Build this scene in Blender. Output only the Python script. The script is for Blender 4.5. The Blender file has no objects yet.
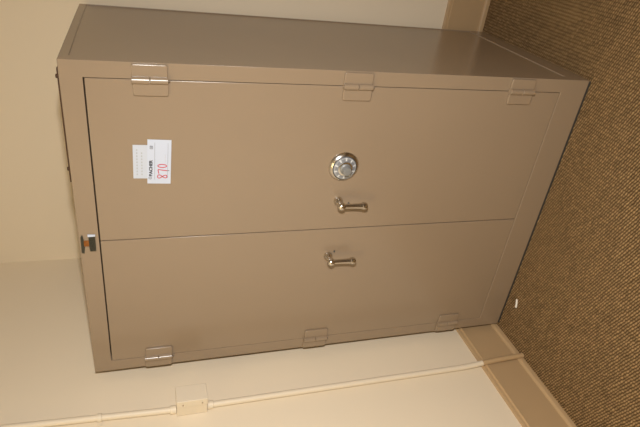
import bpy, bmesh, math, random
from mathutils import Vector, Matrix
random.seed(4)
PI = math.pi
S = bpy.context.scene
C = S.collection

# ------------------------------------------------------------------ materials
def lin(r, g, b):
    f = lambda c: (c/255/12.92) if c/255 <= .04045 else ((c/255+.055)/1.055)**2.4
    return (f(r), f(g), f(b), 1)

def new_mat(name):
    m = bpy.data.materials.new(name); m.use_nodes = True
    nt = m.node_tree
    return m, nt, nt.nodes['Principled BSDF']

def paint(name, col, rough, var=.04, scale=6, bump=0.0, bscale=400, metal=0.0, coat=0.0, ior=1.5, rvar=.0):
    m, nt, b = new_mat(name)
    n = nt.nodes
    tc = n.new('ShaderNodeTexCoord')
    no = n.new('ShaderNodeTexNoise'); no.inputs['Scale'].default_value = scale; no.inputs['Detail'].default_value = 4
    nt.links.new(tc.outputs['Object'], no.inputs['Vector'])
    mr = n.new('ShaderNodeMapRange')
    mr.inputs['To Min'].default_value = 1-var; mr.inputs['To Max'].default_value = 1+var
    nt.links.new(no.outputs['Fac'], mr.inputs['Value'])
    mx = n.new('ShaderNodeVectorMath'); mx.operation = 'SCALE'
    mx.inputs[0].default_value = col[:3]
    nt.links.new(mr.outputs['Result'], mx.inputs['Scale'])
    nt.links.new(mx.outputs['Vector'], b.inputs['Base Color'])
    b.inputs['Roughness'].default_value = rough
    b.inputs['Metallic'].default_value = metal
    b.inputs['IOR'].default_value = ior
    b.inputs['Coat Weight'].default_value = coat
    if rvar:
        m2 = n.new('ShaderNodeMapRange')
        m2.inputs['To Min'].default_value = rough-rvar; m2.inputs['To Max'].default_value = rough+rvar
        nt.links.new(no.outputs['Fac'], m2.inputs['Value']); nt.links.new(m2.outputs['Result'], b.inputs['Roughness'])
    if bump:
        n2 = n.new('ShaderNodeTexNoise'); n2.inputs['Scale'].default_value = bscale; n2.inputs['Detail'].default_value = 2
        nt.links.new(tc.outputs['Object'], n2.inputs['Vector'])
        bp = n.new('ShaderNodeBump'); bp.inputs['Strength'].default_value = bump; bp.inputs['Distance'].default_value = .001
        nt.links.new(n2.outputs['Fac'], bp.inputs['Height']); nt.links.new(bp.outputs['Normal'], b.inputs['Normal'])
    return m

M = {}
M['enamel'] = paint('tan_enamel', (.284, .211, .140), .24, .03, 3, .08, 700, rvar=.03, ior=1.6)
M['trim'] = paint('brown_trim_paint', (.455, .310, .165), .38, .03, 5, .08, 300)
M['wall'] = paint('cream_wall_paint', (.760, .650, .480), .75, .02, 2, .12, 160)
M['ceil'] = paint('white_ceiling_paint', (.80, .76, .68), .9, .02, 2)
M['conduit'] = paint('cream_conduit_paint', (.71, .615, .465), .5, .03, 8)
M['nickel'] = paint('satin_nickel', (.62, .58, .52), .22, .05, 30, metal=1.0)
M['chrome'] = paint('polished_steel', (.72, .72, .70), .14, .03, 30, metal=1.0)
M['dialgrey'] = paint('dial_grey_metal', (.27, .28, .30), .4, .05, 60, metal=.4)
M['knobgrey'] = paint('dull_knob_metal', (.27, .275, .27), .45, .05, 60, metal=.4)
M['dialdark'] = paint('dial_dark_groove', (.08, .085, .08), .4, .05, 60, metal=.6)
M['white'] = paint('white_dial_mark', (.60, .61, .60), .5, .02, 30)
M['badgedark'] = paint('tarnished_dark_metal', (.055, .055, .042), .38, .45, 160, metal=.6)
M['copper'] = paint('copper_link', (.30, .12, .035), .35, .15, 90, metal=.85)
M['paper'] = paint('white_paper', (.535, .590, .70), .7, .015, 20)
M['paperold'] = paint('white_paper_warm', (.515, .56, .64), .7, .015, 20)
M['ink'] = paint('black_ink', (.03, .03, .035), .6, .05, 90)
M['greyink'] = paint('grey_ink', (.20, .21, .23), .6, .05, 90)
M['faintink'] = paint('faint_ink', (.40, .42, .44), .6, .05, 90)
M['redink'] = paint('red_marker_ink', (.52, .018, .04), .6, .1, 90)
M['rust'] = paint('rust_brown_metal', (.060, .026, .010), .6, .3, 60, metal=.2)
M['gap'] = paint('door_gap_shade', (.16, .115, .075), .6, .05, 10)  # shade of the door gap put into the colour; also on hinge pins
M['contact_shade'] = paint('base_contact_shade', (.035, .032, .028), .7, .1, 30)  # contact shadow at the cabinet foot, put into the colour
M['scrap'] = paint('white_scrap_paper', (.88, .84, .78), .7, .03, 60)

def carpet():
    m, nt, b = new_mat('brown_loop_carpet')
    n = nt.nodes; L = nt.links.new
    def math_(op, a, bb=None):
        x = n.new('ShaderNodeMath'); x.operation = op
        for i, v in enumerate((a, bb)):
            if v is None: continue
            if isinstance(v, (int, float)): x.inputs[i].default_value = v
            else: L(v, x.inputs[i])
        return x.outputs[0]
    tc = n.new('ShaderNodeTexCoord')
    wob = n.new('ShaderNodeTexNoise'); wob.inputs['Scale'].default_value = 70; wob.inputs['Detail'].default_value = 2
    L(tc.outputs['Object'], wob.inputs['Vector'])
    sp = n.new('ShaderNodeSeparateXYZ'); L(tc.outputs['Object'], sp.inputs[0])
    wsp = n.new('ShaderNodeSeparateColor'); L(wob.outputs['Color'], wsp.inputs[0])
    x = math_('ADD', sp.outputs[0], math_('MULTIPLY', math_('SUBTRACT', wsp.outputs[0], .5), .010))
    y = math_('ADD', sp.outputs[1], math_('MULTIPLY', math_('SUBTRACT', wsp.outputs[1], .5), .008))
    u = math_('DIVIDE', x, .0118)
    row = math_('FLOOR', u)
    v = math_('ADD', math_('DIVIDE', y, .0092), math_('ADD', math_('MULTIPLY', row, .5), math_('MULTIPLY', math_('SUBTRACT', u, row), .40)))
    col = math_('FLOOR', v)
    fu = math_('ABSOLUTE', math_('SINE', math_('MULTIPLY', u, PI)))
    fv = math_('ABSOLUTE', math_('SINE', math_('MULTIPLY', v, PI)))
    h = math_('MULTIPLY', math_('POWER', fu, .30), math_('POWER', fv, .85))
    cb = n.new('ShaderNodeCombineXYZ'); L(row, cb.inputs[0]); L(col, cb.inputs[1])
    wn = n.new('ShaderNodeTexWhiteNoise'); wn.noise_dimensions = '2D'; L(cb.outputs[0], wn.inputs['Vector'])
    big = n.new('ShaderNodeTexNoise'); big.inputs['Scale'].default_value = 3.5; big.inputs['Detail'].default_value = 3
    L(tc.outputs['Object'], big.inputs['Vector'])
    ramp = n.new('ShaderNodeValToRGB')
    ramp.color_ramp.elements[0].position = .05; ramp.color_ramp.elements[0].color = (.050, .026, .008, 1)
    ramp.color_ramp.elements[1].position = .95; ramp.color_ramp.elements[1].color = (.330, .215, .105, 1)
    e = ramp.color_ramp.elements.new(.5); e.color = (.175, .106, .044, 1)
    L(h, ramp.inputs[0])
    tone = math_('ADD', .80, math_('ADD', math_('MULTIPLY', wn.outputs['Value'], .46), math_('MULTIPLY', math_('SUBTRACT', big.outputs['Fac'], .5), .25)))
    sc = n.new('ShaderNodeVectorMath'); sc.operation = 'SCALE'
    L(ramp.outputs[0], sc.inputs[0]); L(tone, sc.inputs['Scale'])
    L(sc.outputs[0], b.inputs['Base Color'])
    b.inputs['Roughness'].default_value = .95
    b.inputs['Specular IOR Level'].default_value = .15
    bp = n.new('ShaderNodeBump'); bp.inputs['Strength'].default_value = .9; bp.inputs['Distance'].default_value = .004
    L(h, bp.inputs['Height']); L(bp.outputs['Normal'], b.inputs['Normal'])
    return m
M['carpet'] = carpet()

# ------------------------------------------------------------------ mesh helpers
def finish(name, bm, mat, parent=None, bevel=0.0, seg=2, smooth=True, origin=None):
    """one mesh object; bm in the parent's local space"""
    bmesh.ops.remove_doubles(bm, verts=bm.verts, dist=1e-6)
    bmesh.ops.recalc_face_normals(bm, faces=bm.faces)
    me = bpy.data.meshes.new(name); bm.to_mesh(me); bm.free()
    o = bpy.data.objects.new(name, me); C.objects.link(o)
    me.materials.append(mat)
    if smooth:
        me.set_sharp_from_angle(angle=math.radians(38))
        for p in me.polygons: p.use_smooth = True
    if bevel:
        md = o.modifiers.new('edge', 'BEVEL'); md.width = bevel; md.segments = seg
        md.limit_method = 'ANGLE'; md.angle_limit = math.radians(40); md.harden_normals = False
    if parent: o.parent = parent
    return o

def box(bm, x0, x1, y0, y1, z0, z1, bev=0.0):
    r = bmesh.ops.create_cube(bm, size=1)
    vs = r['verts']
    bmesh.ops.scale(bm, vec=(x1-x0, y1-y0, z1-z0), verts=vs)
    bmesh.ops.translate(bm, vec=((x0+x1)/2, (y0+y1)/2, (z0+z1)/2), verts=vs)
    if bev:
        es = list({e for v in vs for e in v.link_edges})
        bmesh.ops.bevel(bm, geom=es, offset=bev, segments=2, affect='EDGES', profile=.6)

def lathe(bm, prof, centre, axis, seg=40):
    """prof = [(radius, distance along axis)]"""
    axis = Vector(axis).normalized()
    q = Vector((0, 0, 1)).rotation_difference(axis).to_matrix()
    rings = []
    for r, h in prof:
        if r < 1e-6:
            rings.append([bm.verts.new(Vector(centre)+q @ Vector((0, 0, h)))])
        else:
            rings.append([bm.verts.new(Vector(centre)+q @ Vector((r*math.cos(2*PI*k/seg), r*math.sin(2*PI*k/seg), h))) for k in range(seg)])
    for a, b in zip(rings, rings[1:]):
        if len(a) == 1 and len(b) == 1: continue
        for k in range(seg):
            k2 = (k+1) % seg
            if len(a) == 1: bm.faces.new((a[0], b[k], b[k2]))
            elif len(b) == 1: bm.faces.new((a[k], a[k2], b[0]))
            else: bm.faces.new((a[k], a[k2], b[k2], b[k]))
    for r in (rings[0], rings[-1]):
        if len(r) > 2: bm.faces.new(r)

def tube(bm, pts, rad, seg=20):
    pts = [Vector(p) for p in pts]
    if isinstance(rad, (int, float)): rad = [rad]*len(pts)
    prev = None
    up = Vector((0, 1, 0))
    for i, p in enumerate(pts):
        t = (pts[min(i+1, len(pts)-1)]-pts[max(i-1, 0)]).normalized()
        a = up.cross(t).normalized(); b = t.cross(a)
        ring = [bm.verts.new(p+rad[i]*(a*math.cos(2*PI*k/seg)+b*math.sin(2*PI*k/seg))) for k in range(seg)]
        if prev:
            for k in range(seg):
                bm.faces.new((prev[k], prev[(k+1) % seg], ring[(k+1) % seg], ring[k]))
        else: bm.faces.new(ring)
        prev = ring
    bm.faces.new(prev)

def prism(bm, outline, z0, z1, fn):
    """extrude a 2-D outline; fn(a, b, h) -> 3-D point"""
    lo = [bm.verts.new(fn(a, b, z0)) for a, b in outline]
    hi = [bm.verts.new(fn(a, b, z1)) for a, b in outline]
    n = len(outline)
    bm.faces.new(lo); bm.faces.new(hi)
    for k in range(n): bm.faces.new((lo[k], lo[(k+1) % n], hi[(k+1) % n], hi[k]))

def rrect(x0, x1, y0, y1, r, corners=(1, 1, 1, 1), n=5):
    out = []
    for i, (cx, cy, a0) in enumerate(((x1-r, y1-r, 0), (x0+r, y1-r, 90), (x0+r, y0+r, 180), (x1-r, y0+r, 270))):
        if corners[i]:
            for k in range(n+1):
                a = math.radians(a0+90*k/n); out.append((cx+r*math.cos(a), cy+r*math.sin(a)))
        else:
            out.append(((x1, y1), (x0, y1), (x0, y0), (x1, y0))[i])
    return out

def ribbon(bm, pts, w, y0, y1):
    """flat stroke in the x-z plane, between y0 and y1"""
    pts = [Vector((p[0], p[1])) for p in pts]
    L, R = [], []
    for i, p in enumerate(pts):
        t = (pts[min(i+1, len(pts)-1)]-pts[max(i-1, 0)])
        t = t.normalized() if t.length > 1e-9 else Vector((1, 0))
        nrm = Vector((-t.y, t.x))*w/2
        L.append(p+nrm); R.append(p-nrm)
    def vv(p, y): return bm.verts.new((p.x, y, p.y))
    l0 = [vv(p, y0) for p in L]; r0 = [vv(p, y0) for p in R]
    l1 = [vv(p, y1) for p in L]; r1 = [vv(p, y1) for p in R]
    for i in range(len(pts)-1):
        bm.faces.new((l0[i], l0[i+1], r0[i+1], r0[i])); bm.faces.new((l1[i], l1[i+1], r1[i+1], r1[i]))
        bm.faces.new((l0[i], l0[i+1], l1[i+1], l1[i])); bm.faces.new((r0[i], r0[i+1], r1[i+1], r1[i]))

def lettering(name, text, size, x, y, z, mat, parent, bold=0.0, sx=1.0):
    cu = bpy.data.curves.new(name, 'FONT'); cu.body = text; cu.size = size; cu.extrude = .00015; cu.offset = bold
    t = bpy.data.objects.new(name, cu); C.objects.link(t)
    bpy.context.view_layer.update()
    me = bpy.data.meshes.new_from_object(t.evaluated_get(bpy.context.evaluated_depsgraph_get()))
    bpy.data.objects.remove(t); bpy.data.curves.remove(cu)
    me.name = name
    me.transform(Matrix.Translation((x, y, z)) @ Matrix.Rotation(PI/2, 4, 'X') @ Matrix.Diagonal((sx, 1, 1, 1)))
    o = bpy.data.objects.new(name, me); C.objects.link(o)
    me.materials.clear(); me.materials.append(mat)
    o.parent = parent
    return o

def thing(name, label, cat, loc=(0, 0, 0), group=None):
    o = bpy.data.objects.new(name, None); C.objects.link(o); o.location = loc
    o.empty_display_size = .1
    tag(o, label, cat, group); return o

def tag(o, label, cat, group=None):
    o['label'] = label; o['category'] = cat
    if group: o['group'] = group
    return o

def struct(name, bm, mat, **k):
    o = finish(name, bm, mat, **k); o['kind'] = 'structure'; return o

# ------------------------------------------------------------------ the room
WALL_Y = .706                       # back wall
LX = lambda y: -.036+.018*y         # left wall, a touch out of square
XR, YF, ZC = 3.6, -3.8, 2.75

bm = bmesh.new(); box(bm, -.35, XR+.1, YF-.1, WALL_Y+.1, -.1, 0); struct('floor', bm, M['carpet'], smooth=False)
bm = bmesh.new(); box(bm, -.35, XR+.1, YF-.1, WALL_Y+.1, ZC, ZC+.1); struct('ceiling', bm, M['ceil'], smooth=False)
bm = bmesh.new(); box(bm, -.35, XR+.1, WALL_Y, WALL_Y+.1, 0, ZC); struct('wall_back', bm, M['wall'], smooth=False)
bm = bmesh.new(); box(bm, XR, XR+.1, YF, WALL_Y, 0, ZC); struct('wall_right', bm, M['wall'], smooth=False)
bm = bmesh.new(); box(bm, -.35, XR, YF-.1, YF, 0, ZC); struct('wall_front', bm, M['wall'], smooth=False)
bm = bmesh.new()
prism(bm, [(LX(YF), YF), (LX(WALL_Y), WALL_Y), (LX(WALL_Y)-.1, WALL_Y), (LX(YF)-.1, YF)], 0, ZC, lambda a, b, h: (a, b, h))
struct('wall_left', bm, M['wall'], smooth=False)

# baseboards: shoe at the floor, flat face, stepped cap
BB = [(0, 0), (.0225, 0), (.0225, .012), (.0210, .0165), (.0165, .0205), (.0125, .022), (.0125, .163), (.0160, .1645), (.0160, .1695),
      (.0125, .172), (.0085, .173), (.0085, .184), (.007, .186), (0, .186)]
bm = bmesh.new()
prism(bm, BB, .62, XR-.001, lambda a, b, h: (h, WALL_Y-a, b))
struct('baseboard_back', bm, M['trim'])
bm = bmesh.new()
prism(bm, BB, YF+.001, .25, lambda a, b, h: (LX(h)+a, h, b))
struct('baseboard_left', bm, M['trim'])

# ------------------------------------------------------------------ the cabinet
W, H, D = 1.0570, 1.600, .6640
safe = thing('safe_cabinet', 'large tan steel two-door safe cabinet with combination dial and lever handles on brown carpet', 'safe cabinet', (0, 0, 0))

# body: frame around the door opening, door rebate, recessed right side sheet
ox0, ox1, oz0, oz1 = .0436, 1.0140, .1075, 1.5465
bm = bmesh.new()
zb = .0075
def V(x, y, z): return bm.verts.new((x, y, z))
O = [V(0, 0, zb), V(W, 0, zb), V(W, 0, H), V(0, 0, H)]
I = [V(ox0, 0, oz0), V(ox1, 0, oz0), V(ox1, 0, oz1), V(ox0, 0, oz1)]
K = [V(ox0, .034, oz0), V(ox1, .034, oz0), V(ox1, .034, oz1), V(ox0, .034, oz1)]
B = [V(0, D, zb), V(W, D, zb), V(W, D, H), V(0, D, H)]
for k in range(4):
    j = (k+1) % 4
    bm.faces.new((O[k], O[j], I[j], I[k])); bm.faces.new((I[k], I[j], K[j], K[k]))
bm.faces.new(K)
bm.faces.new((O[0], O[3], B[3], B[0])); bm.faces.new((O[3], O[2], B[2], B[3])); bm.faces.new((O[0], O[1], B[1], B[0])); bm.faces.new(B)
sy0, sy1, sz0, sz1 = .036, D-.004, .078, 1.577
P = [V(W, sy0, sz0), V(W, sy1, sz0), V(W, sy1, sz1), V(W, sy0, sz1)]
Q = [V(W-.003, sy0, sz0), V(W-.003, sy1, sz0), V(W-.003, sy1, sz1), V(W-.003, sy0, sz1)]
OS = [O[1], B[1], B[2], O[2]]
for k in range(4):
    j = (k+1) % 4
    bm.faces.new((OS[k], OS[j], P[j], P[k])); bm.faces.new((P[k], P[j], Q[j], Q[k]))
bm.faces.new(Q)
finish('body', bm, M['enamel'], safe, bevel=.0032, seg=3)
bm = bmesh.new(); box(bm, .004, W-.004, .0006, D-.01, 0, zb+.001); finish('contact_shadow_strip', bm, M['contact_shade'], safe)  # dark strip added as the shadow line along the bottom front edge
# dark sheet behind the door edges, its colour standing in for shade
bm = bmesh.new(); box(bm, ox0+.001, ox1-.001, .0325, .0338, oz0+.001, oz1-.001); finish('rebate_shade', bm, M['gap'], safe)

def door(x0, x1):
    bm = bmesh.new(); box(bm, x0, x1, 0, .031, .1098, 1.5427)
    return finish('door', bm, M['enamel'], safe, bevel=.0016, seg=3)
d1 = door(.5300, 1.0123); d1['label'] = 'right-hand door carrying the dial and paper labels'
d2 = door(.0450, .5273); d2['label'] = 'left-hand door with a handle only'

# lift-off hinges; s = +1 frame leaf to the right of the barrel, -1 to the left
def hinge(s, z, wf):
    h = bpy.data.objects.new('hinge', None); C.objects.link(h); h.parent = safe
    h.location = ((1.0140 if s > 0 else .0434), 0, z); h.empty_display_size = .03
    hh = .044
    F = lambda a, b, t: (s*a, -t, b)
    bm = bmesh.new()      # door leaf with its upper knuckle
    prism(bm, rrect(-.042, -.002, -hh-.002, hh-.002, .006, (0, 1, 1, 0)), .0, .0078, F)
    bmesh.ops.translate(bm, vec=(0, 0, .0), verts=bm.verts)
    o = finish('leaf', bm, M['enamel'], h, bevel=.0024, seg=3)
    bm = bmesh.new()      # frame leaf with its lower knuckle
    prism(bm, rrect(.0055, wf, -hh, hh, .006, (1, 0, 0, 1)), .0, .0078, F)
    prism(bm, [(.0015, -hh), (.008, -hh), (.008, -.0015), (.0015, -.0015)], .0, .0150, F)
    finish('leaf', bm, M['enamel'], h, bevel=.0024, seg=3)
    r = .0088
    bm = bmesh.new(); lathe(bm, [(r-.0012, 0), (r, .0012), (r, .0428), (r-.0008, .0436)], (0, -.0095, .0008), (0, 0, 1), 24)
    box(bm, *sorted((s*-.008, 0)), -.0140, -.001, .0012, .0436)
    finish('knuckle', bm, M['enamel'], h)
    bm = bmesh.new(); lathe(bm, [(r-.0008, 0), (r, .0008), (r, .0424), (r-.0012, .0436)], (0, -.0095, -.0444), (0, 0, 1), 24)
    finish('knuckle', bm, M['enamel'], h)
    bm = bmesh.new(); lathe(bm, [(.0035, 0), (.0035, .004), (.0015, .005), (0, .005)], (0, -.0095, -.0444), (0, 0, -1), 16)
    finish('pin', bm, M['gap'], h)
    return h
for z in (1.3885, .821, .264): hinge(1, z, .0400)
for z in (1.394, .8305, .268): hinge(-1, z, .0415)

# combination dial
dial = bpy.data.objects.new('combination_dial', None); C.objects.link(dial); dial.parent = safe
dial.location = (.7575, 0, .8235); dial['label'] = 'round silver combination dial with white marks'
ax = (0, -1, 0)
bm = bmesh.new(); lathe(bm, [(.0490, 0), (.0490, .0015), (.0480, .0035), (.0405, .0105), (.0395, .0108), (.0388, .0100), (.0386, .006), (0, .006)], (0, 0, 0), ax, 72)
finish('ring', bm, M['nickel'], dial)
bm = bmesh.new(); lathe(bm, [(.0386, .0058), (.0386, .0072), (.0370, .0074), (0, .0074)], (0, 0, 0), ax, 72)
finish('groove', bm, M['dialdark'], dial)
bm = bmesh.new(); lathe(bm, [(.0372, .0070), (.0372, .0115), (.0365, .0125), (.0235, .0160), (.0205, .0162), (0, .0162)], (0, 0, 0), ax, 72)
finish('dial_face', bm, M['dialgrey'], dial)
bm = bmesh.new(); lathe(bm, [(.0232, .0155), (.0230, .0178), (.0205, .0186), (0, .0186)], (0, 0, 0), ax, 72)
finish('inner_ring', bm, M['chrome'], dial)
bm = bmesh.new()
for k in range(50):           # graduations on the sloping dial rim
    a = 2*PI*k/50
    long_ = k % 5 == 0
    r0, r1 = (.0260, .0355) if long_ else (.0320, .0358)
    hw = .0024 if long_ else .0006
    hgt = lambda r: -(.0125+(.0365-r)*(.0035/.0130)+.0002)
    ca, sa = math.cos(a), math.sin(a)
    q = [(r0, -hw), (r1, -hw), (r1, hw), (r0, hw)]
    vs = [bm.verts.new((r*ca-t*sa, hgt(r), r*sa+t*ca)) for r, t in q]
    vt = [bm.verts.new((r*ca-t*sa, hgt(r)+.0006, r*sa+t*ca)) for r, t in q]
    bm.faces.new(vs); bm.faces.new(vt)
    for i in range(4): bm.faces.new((vs[i], vs[(i+1) % 4], vt[(i+1) % 4], vt[i]))
finish('graduations', bm, M['white'], dial)
bm = bmesh.new()
seg = 72; prof = [(.0178, .0180), (.0172, .0215), (.0140, .0240), (.0135, .0255), (.0140, .0370), (.0130, .0385), (.0108, .0390), (0, .0386)]
lathe(bm, prof, (0, 0, 0), ax, seg)
for v in bm.verts:            # knurled grip
    r = math.hypot(v.co.x, v.co.z)
    if -.0385 < v.co.y < -.025 and r > .010:
        k = round(math.atan2(v.co.z, v.co.x)/(2*PI)*seg)
        if k % 3 == 0: v.co.x *= .95; v.co.z *= .95
finish('knob', bm, M['knobgrey'], dial)

# lever handles
def make_handle(x, z):
    h = bpy.data.objects.new('handle', None); C.objects.link(h); h.parent = safe; h.location = (x, 0, z)
    bm = bmesh.new()
    lathe(bm, [(.0142, 0), (.0150, .003), (.0152, .006), (.0145, .010), (.0125, .0145), (.0098, .0185), (.0080, .023), (.0076, .027), (.0085, .030), (0, .030)], (0, 0, 0), ax, 36)
    finish('spindle', bm, M['nickel'], h)
    bm = bmesh.new()
    pr = [(.0138*math.sin(PI*k/16), .0395-.0138*math.cos(PI*k/16)) for k in range(17)]
    pr[0] = (0, pr[0][1]); pr[-1] = (0, pr[-1][1])
    lathe(bm, pr, (0, 0, 0), ax, 32)
    finish('hub', bm, M['nickel'], h)
    bm = bmesh.new()
    lathe(bm, [(.0078, .006), (.0078, .016), (.0080, .035), (.0090, .058), (.0098, .068), (.0100, .0695), (.0122, .0715), (.0127, .0760), (.0120, .0820), (.0095, .0865), (.0050, .0890), (0, .0895)],
          (0, -.0395, 0), (-.022, .012, -1), 32)
    finish('grip', bm, M['nickel'], h)
    bm = bmesh.new()
    lathe(bm, [(.0028, 0), (.0028, .004), (.0018, .005), (0, .005)], (0, 0, 0), ax, 12)
    finish('stop_pin', bm, M['dialdark'], h).location = (-.0120, 0, -.0385)
    return h
hd = make_handle(.6370, .8252)
h2 = hd.copy(); C.objects.link(h2); h2.parent = safe; h2.location = (.4210, 0, .8300)
for ch in list(hd.children):
    c = ch.copy(); C.objects.link(c); c.parent = h2
    if ch.name.startswith('stop_pin'): c.location = (.0160, 0, -.0210)

# small metal emblem on the head rail
em = bpy.data.objects.new('emblem', None); C.objects.link(em); em.parent = safe; em.location = (.523, 0, 1.5765)
em['label'] = 'small dark metal emblem of two bars joined by copper'
bm = bmesh.new()
prism(bm, [(-.033, .012), (-.031, .0195), (.022, .0185), (.029, .0150), (.029, .0125), (.010, .0105), (-.012, .0095)], 0, .003, lambda a, b, h: (a, -h, b))
finish('bar', bm, M['badgedark'], em, bevel=.0006)
bm = bmesh.new()
prism(bm, [(-.027, -.0035), (-.027, -.0200), (-.006, -.0205), (.006, -.0205), (.026, -.0205), (.026, -.0030), (.006, -.0025), (-.010, -.0025)], 0, .003, lambda a, b, h: (a, -h, b))
for z in (-.0065, -.0115, -.0165): box(bm, -.024, .023, -.0042, -.0028, z-.0012, z+.0012)
finish('bar', bm, M['badgedark'], em, bevel=.0005)
bm = bmesh.new(); box(bm, -.0085, .0105, -.0032, 0, -.003, .011); box(bm, -.003, .005, -.0042, -.003, -.003, .011)
finish('link', bm, M['copper'], em, bevel=.0005)
bm = bmesh.new(); prism(bm, [(.0258, -.0215), (.0300, -.0215), (.0315, -.0010), (.0250, -.0010)], 0, .0055, lambda a, b, h: (a, -h*(1 if a < .028 else .45), b))
finish('end_glint', bm, M['paperold'], em, bevel=.0006)  # white block painted in as the glint on the lower bar's end

# paper labels on the right-hand door
def paper(name, x0, x1, z0, z1, y, mat, tilt):
    p = bpy.data.objects.new(name, None)
    bm = bmesh.new(); cx, cz = (x0+x1)/2, (z0+z1)/2
    box(bm, x0-cx, x1-cx, -.00025, .00025, z0-cz, z1-cz)
    o = finish('paper_label', bm, mat, safe, smooth=False)
    o.location = (cx, y, cz); o.rotation_euler = (0, tilt, 0)
    return o
pb = paper('b', .7313, .8325, 1.377, 1.4405, -.0004, M['paperold'], math.radians(1.4))
pb['label'] = 'plain faint-printed paper label tucked behind the numbered one'
pa = paper('a', .7144, .8484, 1.3403, 1.4031, -.0011, M['paper'], math.radians(2.1))
pa['label'] = 'white paper label with red handwritten 870'
ax0, az0 = .784, 1.3745
yl = -.0004
for k, (zz, n) in enumerate(((.0215, 9), (.009, 8))):     # ghost lines of print
    bm = bmesh.new()
    for i in range(n): box(bm, -.040+i*.0092, -.040+i*.0092+.0045, -.0006, -.0002, zz-.0016, zz+.0016)
    finish('faint_print', bm, M['faintink'], pb, smooth=False)
lettering('printed_word', 'BACHER', .0116, .7400-ax0, yl, 1.3930-az0, M['ink'], pa, .0005, 1.12)
bm = bmesh.new()
ribbon(bm, [(.7345-ax0+.0035*math.cos(2*PI*k/20), 1.3985-az0+.0040*math.sin(2*PI*k/20)) for k in range(21)], .0012, -.0006, -.0002)
ribbon(bm, [(.7345-ax0, 1.3960-az0), (.7345-ax0, 1.4010-az0)], .0012, -.0006, -.0002)
finish('printed_mark', bm, M['greyink'], pa, smooth=False)
bm = bmesh.new(); box(bm, .730-ax0, .842-ax0, -.0006, -.0002, 1.3862-az0, 1.3870-az0); finish('rule_line', bm, M['greyink'], pa, smooth=False)
bm = bmesh.new(); box(bm, .735-ax0, .841-ax0, -.0006, -.0002, 1.3515-az0, 1.3522-az0); finish('rule_line', bm, M['greyink'], pa, smooth=False)
bm = bmesh.new(); box(bm, .783-ax0, .808-ax0, -.0006, -.0002, 1.3585-az0, 1.3591-az0); finish('rule_line', bm, M['faintink'], pa, smooth=False)
bm = bmesh.new(); box(bm, .7570-ax0, .7592-ax0, -.0006, -.0002, 1.347-az0, 1.357-az0); finish('pen_smudge', bm, M['greyink'], pa, smooth=False)
bm = bmesh.new()
box(bm, .8225-ax0, .8325-ax0, -.0005, -.0002, 1.3915-az0, 1.3930-az0)
for z0_ in (1.3940, 1.3962, 1.3984): box(bm, .8225-ax0, .8325-ax0, -.0006, -.0002, z0_-az0, z0_+.0013-az0)
box(bm, .8312-ax0, .8325-ax0, -.0006, -.0002, 1.3915-az0, 1.3997-az0)
finish('small_print', bm, M['greyink'], pa, smooth=False)
bm = bmesh.new()               # red 870, drawn as strokes
sw = .0022
e8 = []
for k in range(41):
    t = 2*PI*k/40
    e8.append((.7395-ax0+.0052*math.sin(2*t)*(1.0 if math.cos(t) > 0 else .85), 1.3660-az0+.0125*math.cos(t)))
ribbon(bm, e8, sw, -.0007, -.0002)
ribbon(bm, [(.7485-ax0, 1.3755-az0), (.7535-ax0, 1.3765-az0), (.7600-ax0, 1.3778-az0), (.7612-ax0, 1.3768-az0), (.7600-ax0, 1.3690-az0), (.7588-ax0, 1.3600-az0), (.7578-ax0, 1.3530-az0)], sw, -.0007, -.0002)
ribbon(bm, [(.7725-ax0+.0048*math.cos(2*PI*k/30), 1.3665-az0+.0118*math.sin(2*PI*k/30)) for k in range(31)], sw, -.0007, -.0002)
finish('handwritten_number', bm, M['redink'], pa, smooth=False)

# ------------------------------------------------------------------ thin brown strip lying on top of the cabinet
st = thing('metal_strip', 'thin rusty brown metal strip lying along the top front edge of the cabinet', 'metal strip', (.8784, .012, H))
bm = bmesh.new(); box(bm, -.155, .155, -.0105, .014, .0003, .0036); finish('bar', bm, M['rust'], st, bevel=.0008)
for x in (-.118, .134):
    bm = bmesh.new(); lathe(bm, [(.0055, .0034), (.0055, .0062), (.004, .0078), (0, .0082)], (x, -.003, 0), (0, 0, 1), 16)
    finish('bolt', bm, M['rust'], st)

# ------------------------------------------------------------------ conduit and junction box on the left wall
wx = lambda y: LX(y)
R_ = .0105
def cy(z): return -.1810 if z < 1.30 else -.1785+.050*(z-1.38)      # the upper run leans a little
def cxx(z): return wx(cy(z))+.0122
# junction box
jz0, jz1 = 1.2475, 1.3465
jb = thing('junction_box', 'cream painted metal junction box on the left wall between the two conduit lengths', 'junction box', (wx(-.168), -.168, jz0))
hz = jz1-jz0
bm = bmesh.new(); box(bm, 0.0005, .046, -.0312, .0312, .001, hz-.001); finish('box', bm, M['conduit'], jb, bevel=.0015)
bm = bmesh.new(); box(bm, .0400, .0680, -.0330, .0330, 0, hz); finish('cover', bm, M['conduit'], jb, bevel=.0015)
for z in (.018, hz-.020):
    bm = bmesh.new(); lathe(bm, [(.0032, 0), (.0032, .001), (.0022, .002), (0, .0022)], (.052, -.0330, z), ax, 14); finish('screw', bm, M['nickel'], jb)
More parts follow.
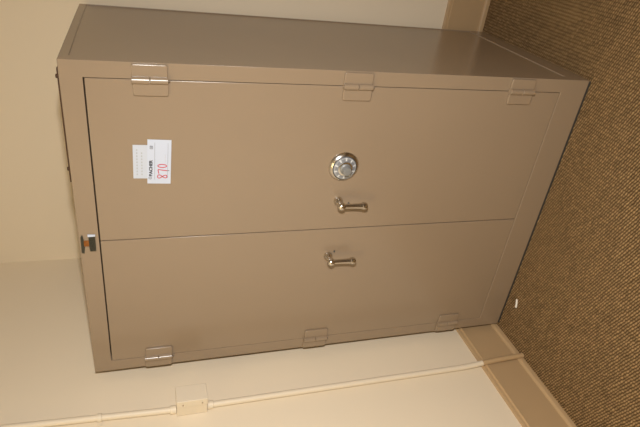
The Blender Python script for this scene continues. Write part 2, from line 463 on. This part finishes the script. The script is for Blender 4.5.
# upper run
cu = thing('conduit', 'cream conduit pipe rising above the junction box on the left wall', 'conduit', (0, 0, jz1))
def P3(z, dx=0): return (cxx(z)+dx, cy(z), z-jz1)
bm = bmesh.new(); tube(bm, [P3(jz1+.004), P3(2.0), P3(ZC-.002)], R_); finish('pipe', bm, M['conduit'], cu)
bm = bmesh.new(); lathe(bm, [(.0125, 0), (.0140, .001), (.0140, .019), (.0125, .020)], (cxx(1.36), cy(1.36), .0), (0, 0, 1), 24); finish('connector', bm, M['conduit'], cu)
zc = 1.580
bm = bmesh.new(); lathe(bm, [(.0120, 0), (.0138, .001), (.0138, .013), (.0120, .014)], (cxx(zc), cy(zc), zc-.007-jz1), (0, 0, 1), 24)
box(bm, wx(cy(zc))+.0005, wx(cy(zc))+.0035, cy(zc)-.024, cy(zc)+.016, zc-.007-jz1, zc+.007-jz1)
finish('strap', bm, M['conduit'], cu)
# lower run: cream down to the baseboard, then kicked out over it and painted like the trim
cl = thing('conduit', 'conduit pipe dropping from the junction box past the brown baseboard to the carpet', 'conduit', (0, 0, 0))
def Q3(z, dx=0): return (cxx(z)+dx, cy(z)+dx*.1, z)
bm = bmesh.new(); tube(bm, [Q3(jz0-.004), Q3(.7), Q3(.27), Q3(.225, .003), Q3(.186, .0075)], R_); finish('pipe', bm, M['conduit'], cl)
bm = bmesh.new(); tube(bm, [Q3(.186, .0075), Q3(.15, .0105), Q3(.10, .0135), Q3(.06, .0155), Q3(.03, .0165), Q3(.001, .0168)], [R_, R_, R_, R_, R_*.98, R_*.92])
o = finish('pipe', bm, M['trim'], cl); o['label'] = 'brown painted foot of the pipe'
bm = bmesh.new(); lathe(bm, [(.0125, 0), (.0140, .001), (.0140, .019), (.0125, .020)], (cxx(1.235), cy(1.235), jz0-.020), (0, 0, 1), 24); finish('connector', bm, M['conduit'], cl)

# ------------------------------------------------------------------ paper scrap on the carpet
bm = bmesh.new()
n = 10; rows = []
for k in range(n+1):
    t = k/n-.5
    rows.append([(t*.036, s*.0040, .0012+.0010*(t*t*4)+(.0012 if s > 0 else 0)) for s in (-1, 0, 1)])
top = [[bm.verts.new((p[0], p[1], p[2]+.0012)) for p in r] for r in rows]
bot = [[bm.verts.new(p) for p in r] for r in rows]
for k in range(n):
    for j in range(2):
        bm.faces.new((top[k][j], top[k+1][j], top[k+1][j+1], top[k][j+1])); bm.faces.new((bot[k][j], bot[k+1][j], bot[k+1][j+1], bot[k][j+1]))
    for j in (0, 2): bm.faces.new((top[k][j], top[k+1][j], bot[k+1][j], bot[k][j]))
for k in (0, n):
    for j in range(2): bm.faces.new((top[k][j], top[k][j+1], bot[k][j+1], bot[k][j]))
sc = finish('paper_scrap', bm, M['scrap'])
sc.location = (.1535, -.0531, 0); sc.rotation_euler = (0, 0, .31)
tag(sc, 'tiny white paper scrap lying on the carpet in front of the cabinet', 'paper scrap')

# ------------------------------------------------------------------ light
def area(name, loc, sx, sy, power, col, rot=(0, 0, 0)):
    l = bpy.data.lights.new(name, 'AREA'); l.shape = 'RECTANGLE'; l.size = sx; l.size_y = sy; l.energy = power; l.color = col
    o = bpy.data.objects.new(name, l); C.objects.link(o); o.location = loc; o.rotation_euler = rot
    return o
area('ceiling_lamp', (.20, -1.95, ZC-.03), 1.2, .6, 22, (1, .80, .40))
# the photographer's flash, on a bracket a little to the right of the lens and tipped down
fl = area('camera_flash', (1.4696+.85*.25, -1.4+.52*.25, 1.4096), .08, .05, 36.5, (1, .975, .955))
fl.rotation_euler = Vector((-0.8927, 0.2390, -0.3819)).to_track_quat('-Z', 'Y').to_euler()
w = bpy.data.worlds.new('world'); S.world = w; w.use_nodes = True
w.node_tree.nodes['Background'].inputs[0].default_value = (1, .92, .80, 1)
w.node_tree.nodes['Background'].inputs[1].default_value = .01

# ------------------------------------------------------------------ camera (the photo was taken with the camera turned on its side)
cam = bpy.data.cameras.new('camera'); co = bpy.data.objects.new('camera', cam); C.objects.link(co)
cam.sensor_width = 36; cam.sensor_fit = 'HORIZONTAL'; cam.lens = 537.5554/640*36
r0, r1, r2 = Vector((.1220, -.2806, -.9520)), Vector((-.8562, -.5150, .0420)), Vector((-.5021, .8100, -.3031))
m = Matrix((r0, -r1, -r2)).transposed()
co.matrix_world = Matrix.Translation((1.4616, -1.4060, 1.4051)) @ m.to_4x4()
cam.clip_start = .02
S.camera = co
S.view_settings.view_transform = 'Standard'; S.view_settings.look = 'None'
S.view_settings.exposure = 0; S.view_settings.gamma = 1; S.view_settings.use_curve_mapping = False
